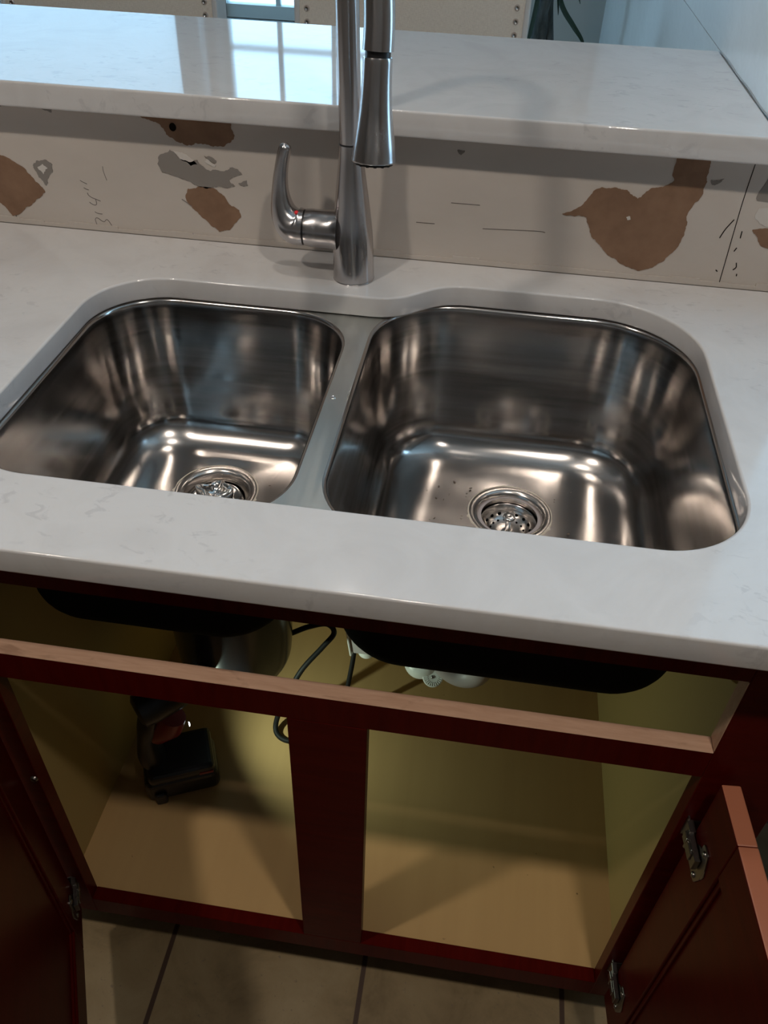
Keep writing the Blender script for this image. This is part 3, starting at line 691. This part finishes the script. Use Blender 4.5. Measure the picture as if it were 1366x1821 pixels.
# drain trap below the right bowl
tr = empty('drain_trap', (drR[0], drR[1], -.64), 'plastic drain trap with white slip nuts below the right sink bowl', 'drain pipe')
bm = bmesh.new(); lathe(bm, [(.039, -.262), (.052, -.266), (.052, -.276), (.044, -.282), (.043, -.30), (.030, -.315), (.0205, -.318), (.0195, -.50)], 48, Matrix.Translation((drR[0], drR[1], 0))); obj('tailpiece', bm, M_pipe, tr, smooth=True)
tb_ = smoothpath([(drR[0], drR[1], -.49), (drR[0], drR[1], -.575), (drR[0]-.010, drR[1]+.004, -.618), (drR[0]-.038, drR[1]+.012, -.634), (drR[0]-.066, drR[1]+.020, -.618), (drR[0]-.076, drR[1]+.024, -.575), (drR[0]-.076, drR[1]+.03, -.50), (drR[0]-.076, drR[1]+.07, -.475), (drR[0]-.076, .626, -.470)], 6)
bm = bmesh.new(); tube(bm, tb_, .0205, 24); obj('trap_bend', bm, M_pipe, tr, smooth=True)
def nut(p, ax, r=.027, h=.022, m=M_pvc, nm='slip_nut'):
    bm = bmesh.new(); MM = frameM(p, ax); tube(bm, [MM @ Vector((0, 0, -h/2)), MM @ Vector((0, 0, -h/2+.003)), MM @ Vector((0, 0, h/2))], [r*.92, r, r*.96], 24)
    for k in range(12):
        a = 2*PI*k/12; tube(bm, [MM @ Vector((r*math.cos(a), r*math.sin(a), -h/2+.004)), MM @ Vector((r*math.cos(a), r*math.sin(a), h/2-.002))], .0024, 6)
    return obj(nm, bm, m, tr, smooth=True)
nut((drR[0], drR[1], -.520), (0, 0, 1)); nut((drR[0]-.076, drR[1]+.026, -.530), (0, 0, 1))
# shut off valve with a round serrated white handle
vv = empty('shutoff_valve', (.075, .47, -.70), 'white round water shutoff valve with a serrated knob low under the right bowl', 'valve')
va = Vector((.0, -.62, .78)).normalized(); vp = Vector((.0975, .440, -.652))
bm = bmesh.new(); MM = frameM(vp, va); 
tube(bm, [MM @ Vector((0, 0, -.006)), MM @ Vector((0, 0, -.003)), MM @ Vector((0, 0, .003)), MM @ Vector((0, 0, .0045))], [.0150, .0175, .0175, .0160], 36)
for k in range(24):
    a = 2*PI*k/24; tube(bm, [MM @ Vector((.009*math.cos(a), .009*math.sin(a), .0048)), MM @ Vector((.0155*math.cos(a), .0155*math.sin(a), .0048))], .0006, 6)
kn = obj('knob', bm, M_pvc, vv, smooth=True)
bm = bmesh.new(); lathe(bm, [(0, .0012), (.0026, .001), (.003, 0)], 14, MM @ Matrix.Translation((0, 0, .0045))); obj('knob_screw', bm, M_zinc, kn)
bm = bmesh.new(); lathe(bm, interp([(0, .014), (.020, .011), (.029, .003), (.031, -.004), (.024, -.010), (0, -.012)], 4), 36, frameM((.074, .462, -.640), (-.25, -.5, .75))); obj('escutcheon', bm, M_pvc, vv, smooth=True)
bm = bmesh.new(); tube(bm, smoothpath([vp-va*.006, vp-va*.03, (.085, .50, -.66), (.080, .56, -.662), (.080, .628, -.662)], 5), .0075, 16); obj('valve_stem', bm, M_zinc, vv, smooth=True)

# ------------------------------------------------------------------ cordless drill standing on its battery, work light on
dl = empty('cordless_drill', (-.297, .255, -.765), 'black and red cordless drill standing on its battery inside the cabinet', 'power drill')
ddv = Vector((.62, .60, .10)).normalized()       # direction the chuck points
dpx = Vector((.91, .41, 0)).normalized(); 
MB = frameM((-.297, .252, -.765), (0, 0, 1), dpx)
bm = bmesh.new(); box(bm, -.058, .060, -.037, .037, .0, .050, M=MB); obj('battery', bm, M_black, dl, bevel=.012, seg=4)
bm = bmesh.new(); box(bm, -.050, .056, -.040, .040, .048, .072, M=MB); bb = obj('battery_foot', bm, M_black, dl, bevel=.009, seg=3)
bm = bmesh.new(); box(bm, .030, .052, -.0412, -.0395, .056, .061, M=MB); obj('red_button', bm, M_red, dl, bevel=.0004)
bm = bmesh.new(); box(bm, -.045, -.026, -.044, -.030, -.0005, .026, M=MB); obj('belt_clip', bm, M_black, dl, bevel=.004)
bm = bmesh.new(); hp_ = [MB @ Vector(v) for v in ((-.034, 0, .066), (-.040, 0, .092), (-.038, 0, .125), (-.030, 0, .160), (-.022, 0, .195))]
tube(bm, smoothpath(hp_, 4), [.0225+.002*math.sin(i*.6) for i in range(17)], 20, squash=(1.0, .78)); obj('handle', bm, M_black, dl, smooth=True)
hc = MB @ Vector((.010, -.004, .230))
bm = bmesh.new(); s0 = hc-ddv*.055
tube(bm, [s0, s0+ddv*.004, s0+ddv*.02, s0+ddv*.06, s0+ddv*.085, s0+ddv*.092], [.018, .026, .029, .029, .026, .020], 28); obj('motor_housing', bm, M_black, dl, smooth=True)
bm = bmesh.new(); tube(bm, [MB @ Vector((-.024, -.004, .138)), MB @ Vector((-.004, -.010, .162)), MB @ Vector((.006, -.012, .186))], [.019, .025, .022], 20, squash=(1, .9)); obj('red_shell', bm, M_red, dl, smooth=True)
bm = bmesh.new(); s1 = s0+ddv*.090
tube(bm, [s1, s1+ddv*.006, s1+ddv*.026, s1+ddv*.032], [.016, .0175, .0155, .007], 24); obj('chuck', bm, M_zinc, dl, smooth=True)
M_led = mat('led_lens', (.9, .95, 1), .3); _b = B(M_led); _b.inputs['Emission Color'].default_value = (.85, .95, 1, 1); _b.inputs['Emission Strength'].default_value = 5
lp = MB @ Vector((.0275, -.008, .150)); ldir = (dpx+Vector((0, .1, -.02))).normalized()
bm = bmesh.new(); lathe(bm, [(0, .002), (.003, .0015), (.0038, 0)], 16, frameM(lp, ldir)); obj('work_light', bm, M_led, dl)
LEDC = (.80, 1.0, .80)
LED_AIM = Vector((.74, .52, .06))
lamp('SPOT', 'drill_light', lp+ldir*.006, 2.2, LEDC, .004, LED_AIM, spot_size=math.radians(150), spot_blend=.8)

# ------------------------------------------------------------------ dining chairs with nail head trim, beyond the bar
nail_me = None
def chair(xc, label, group='cream nail-trimmed dining chairs'):
    global nail_me
    Y = 1.70; w = .27
    t = empty('dining_chair', (xc, Y+.25, ZF), label, 'chair', group)
    zt = .205
    bm = bmesh.new(); box(bm, xc-w+.004, xc+w-.004, Y, Y+.07, -.44, zt); obj('backrest', bm, M_linen, t, bevel=.012, seg=3)
    bm = bmesh.new()
    for s in (-1, 1): box(bm, xc+s*w-(.013 if s > 0 else 0), xc+s*w+(0 if s > 0 else .013), Y-.003, Y+.073, -.44, zt+.002)
    box(bm, xc-w, xc+w, Y-.003, Y+.073, zt-.010, zt+.004)
    obj('edge_band', bm, M_piping, t, bevel=.004)
    bm = bmesh.new(); box(bm, xc-w+.01, xc+w-.01, Y+.05, Y+.52, -.52, -.42); obj('seat', bm, M_linen, t, bevel=.02, seg=3)
    for sx in (-1, 1):
        for yy in (Y+.03, Y+.48):
            bm = bmesh.new(); tube(bm, [(xc+sx*(w-.035), yy, ZF), (xc+sx*(w-.035), yy, -.5)], [.014, .022], 4); obj('leg', bm, M_darkwood, t)
    if nail_me is None:
        bm = bmesh.new(); lathe(bm, [(0, .0050), (.0035, .0042), (.0060, .0022), (.0070, 0)], 16, frameM((0, 0, 0), (0, -1, 0))); nail_me = bpy.data.meshes.new('nail_head'); bm.to_mesh(nail_me); bm.free(); nail_me.materials.append(M_nail)
    for s in (-1, 1):
        for k in range(22):
            o = bpy.data.objects.new('nail_head', nail_me); COL.objects.link(o); o.parent = t
            o.location = (s*(w-.030), -.25, .165-.0272*k-ZF)
    return t
c1 = chair(-.859, 'cream linen dining chair with nailheads left of the window beyond the bar')
c2 = chair(-.135, 'cream linen dining chair with nailheads behind the faucet, beside the plant')

# ------------------------------------------------------------------ potted palm beyond the bar
pp = empty('potted_palm', (.185, 2.45, ZF), 'dark potted palm with long strap leaves beside the right dining chair', 'potted plant')
bm = bmesh.new(); lathe(bm, interp([(0, ZF), (.10, ZF), (.125, ZF+.10), (.15, ZF+.28), (.155, ZF+.30), (.145, ZF+.30), (.14, ZF+.27)], 3), 36, Matrix.Translation((.185, 2.45, 0))); obj('pot', bm, M_pot, pp, smooth=True)
bm = bmesh.new(); lathe(bm, [(0, ZF+.27), (.142, ZF+.27)], 30, Matrix.Translation((.185, 2.45, 0))); obj('soil', bm, M_soil, pp)
for dx, ph in ((-.012, 0), (.014, 2.2), (0, 4.1)):
    bm = bmesh.new(); tube(bm, [(.185+dx*(1+.5*math.sin(z*9+ph))+.012*math.cos(z*14+ph), 2.44+.012*math.sin(z*14+ph), z) for z in [ZF+.25+i*.04 for i in range(26)]], .017, 12); obj('trunk', bm, M_trunk, pp, smooth=True)
rnd = random.Random(4)
def leaf(p0, pts, w):
    P = smoothpath([p0]+pts, 6); bm = bmesh.new(); A = []
    for i, p in enumerate(P):
        t = i/(len(P)-1); ww = w*(math.sin(PI*(t*.86+.10)))**.8; T = (P[min(i+1, len(P)-1)]-P[max(i-1, 0)]).normalized(); s = T.cross(Vector((0, -1, .3))).normalized()
        A.append((bm.verts.new(p-s*ww), bm.verts.new(p+Vector((0, .003, -.002))), bm.verts.new(p+s*ww)))
    for a, b in zip(A, A[1:]):
        bm.faces.new((a[0], b[0], b[1], a[1])); bm.faces.new((a[1], b[1], b[2], a[2]))
    o = obj('leaf', bm, M_leaf, pp); sm = o.modifiers.new('thickness', 'SOLIDIFY'); sm.thickness = .0015
leaf(Vector((.185, 2.44, .13)), [Vector((.205, 2.41, .10)), Vector((.235, 2.40, .035)), Vector((.275, 2.40, -.012)), Vector((.305, 2.40, -.045)), Vector((.322, 2.40, -.075))], .0075)
leaf(Vector((.18, 2.44, .16)), [Vector((.205, 2.40, .12)), Vector((.218, 2.39, .06)), Vector((.226, 2.39, .015))], .004)
leaf(Vector((.18, 2.44, .18)), [Vector((.24, 2.41, .15)), Vector((.265, 2.40, .09)), Vector((.285, 2.40, .045))], .004)
leaf(Vector((.18, 2.44, .16)), [Vector((.165, 2.40, .10)), Vector((.158, 2.40, .02)), Vector((.150, 2.40, -.05)), Vector((.146, 2.40, -.09))], .007)
for k in range(11):
    a = k*2.399; el = rnd.uniform(.1, .25); ln = rnd.uniform(.28, .42); d = Vector((math.cos(a)*.45, math.sin(a)*.6, 0))
    leaf(Vector((.185, 2.44, .15)), [Vector((.185, 2.44, .15+el*.7))+d*ln*.35, Vector((.185, 2.44, .15+el))+d*ln*.7, Vector((.185, 2.44, .15+el*.6))+d*ln], .010)
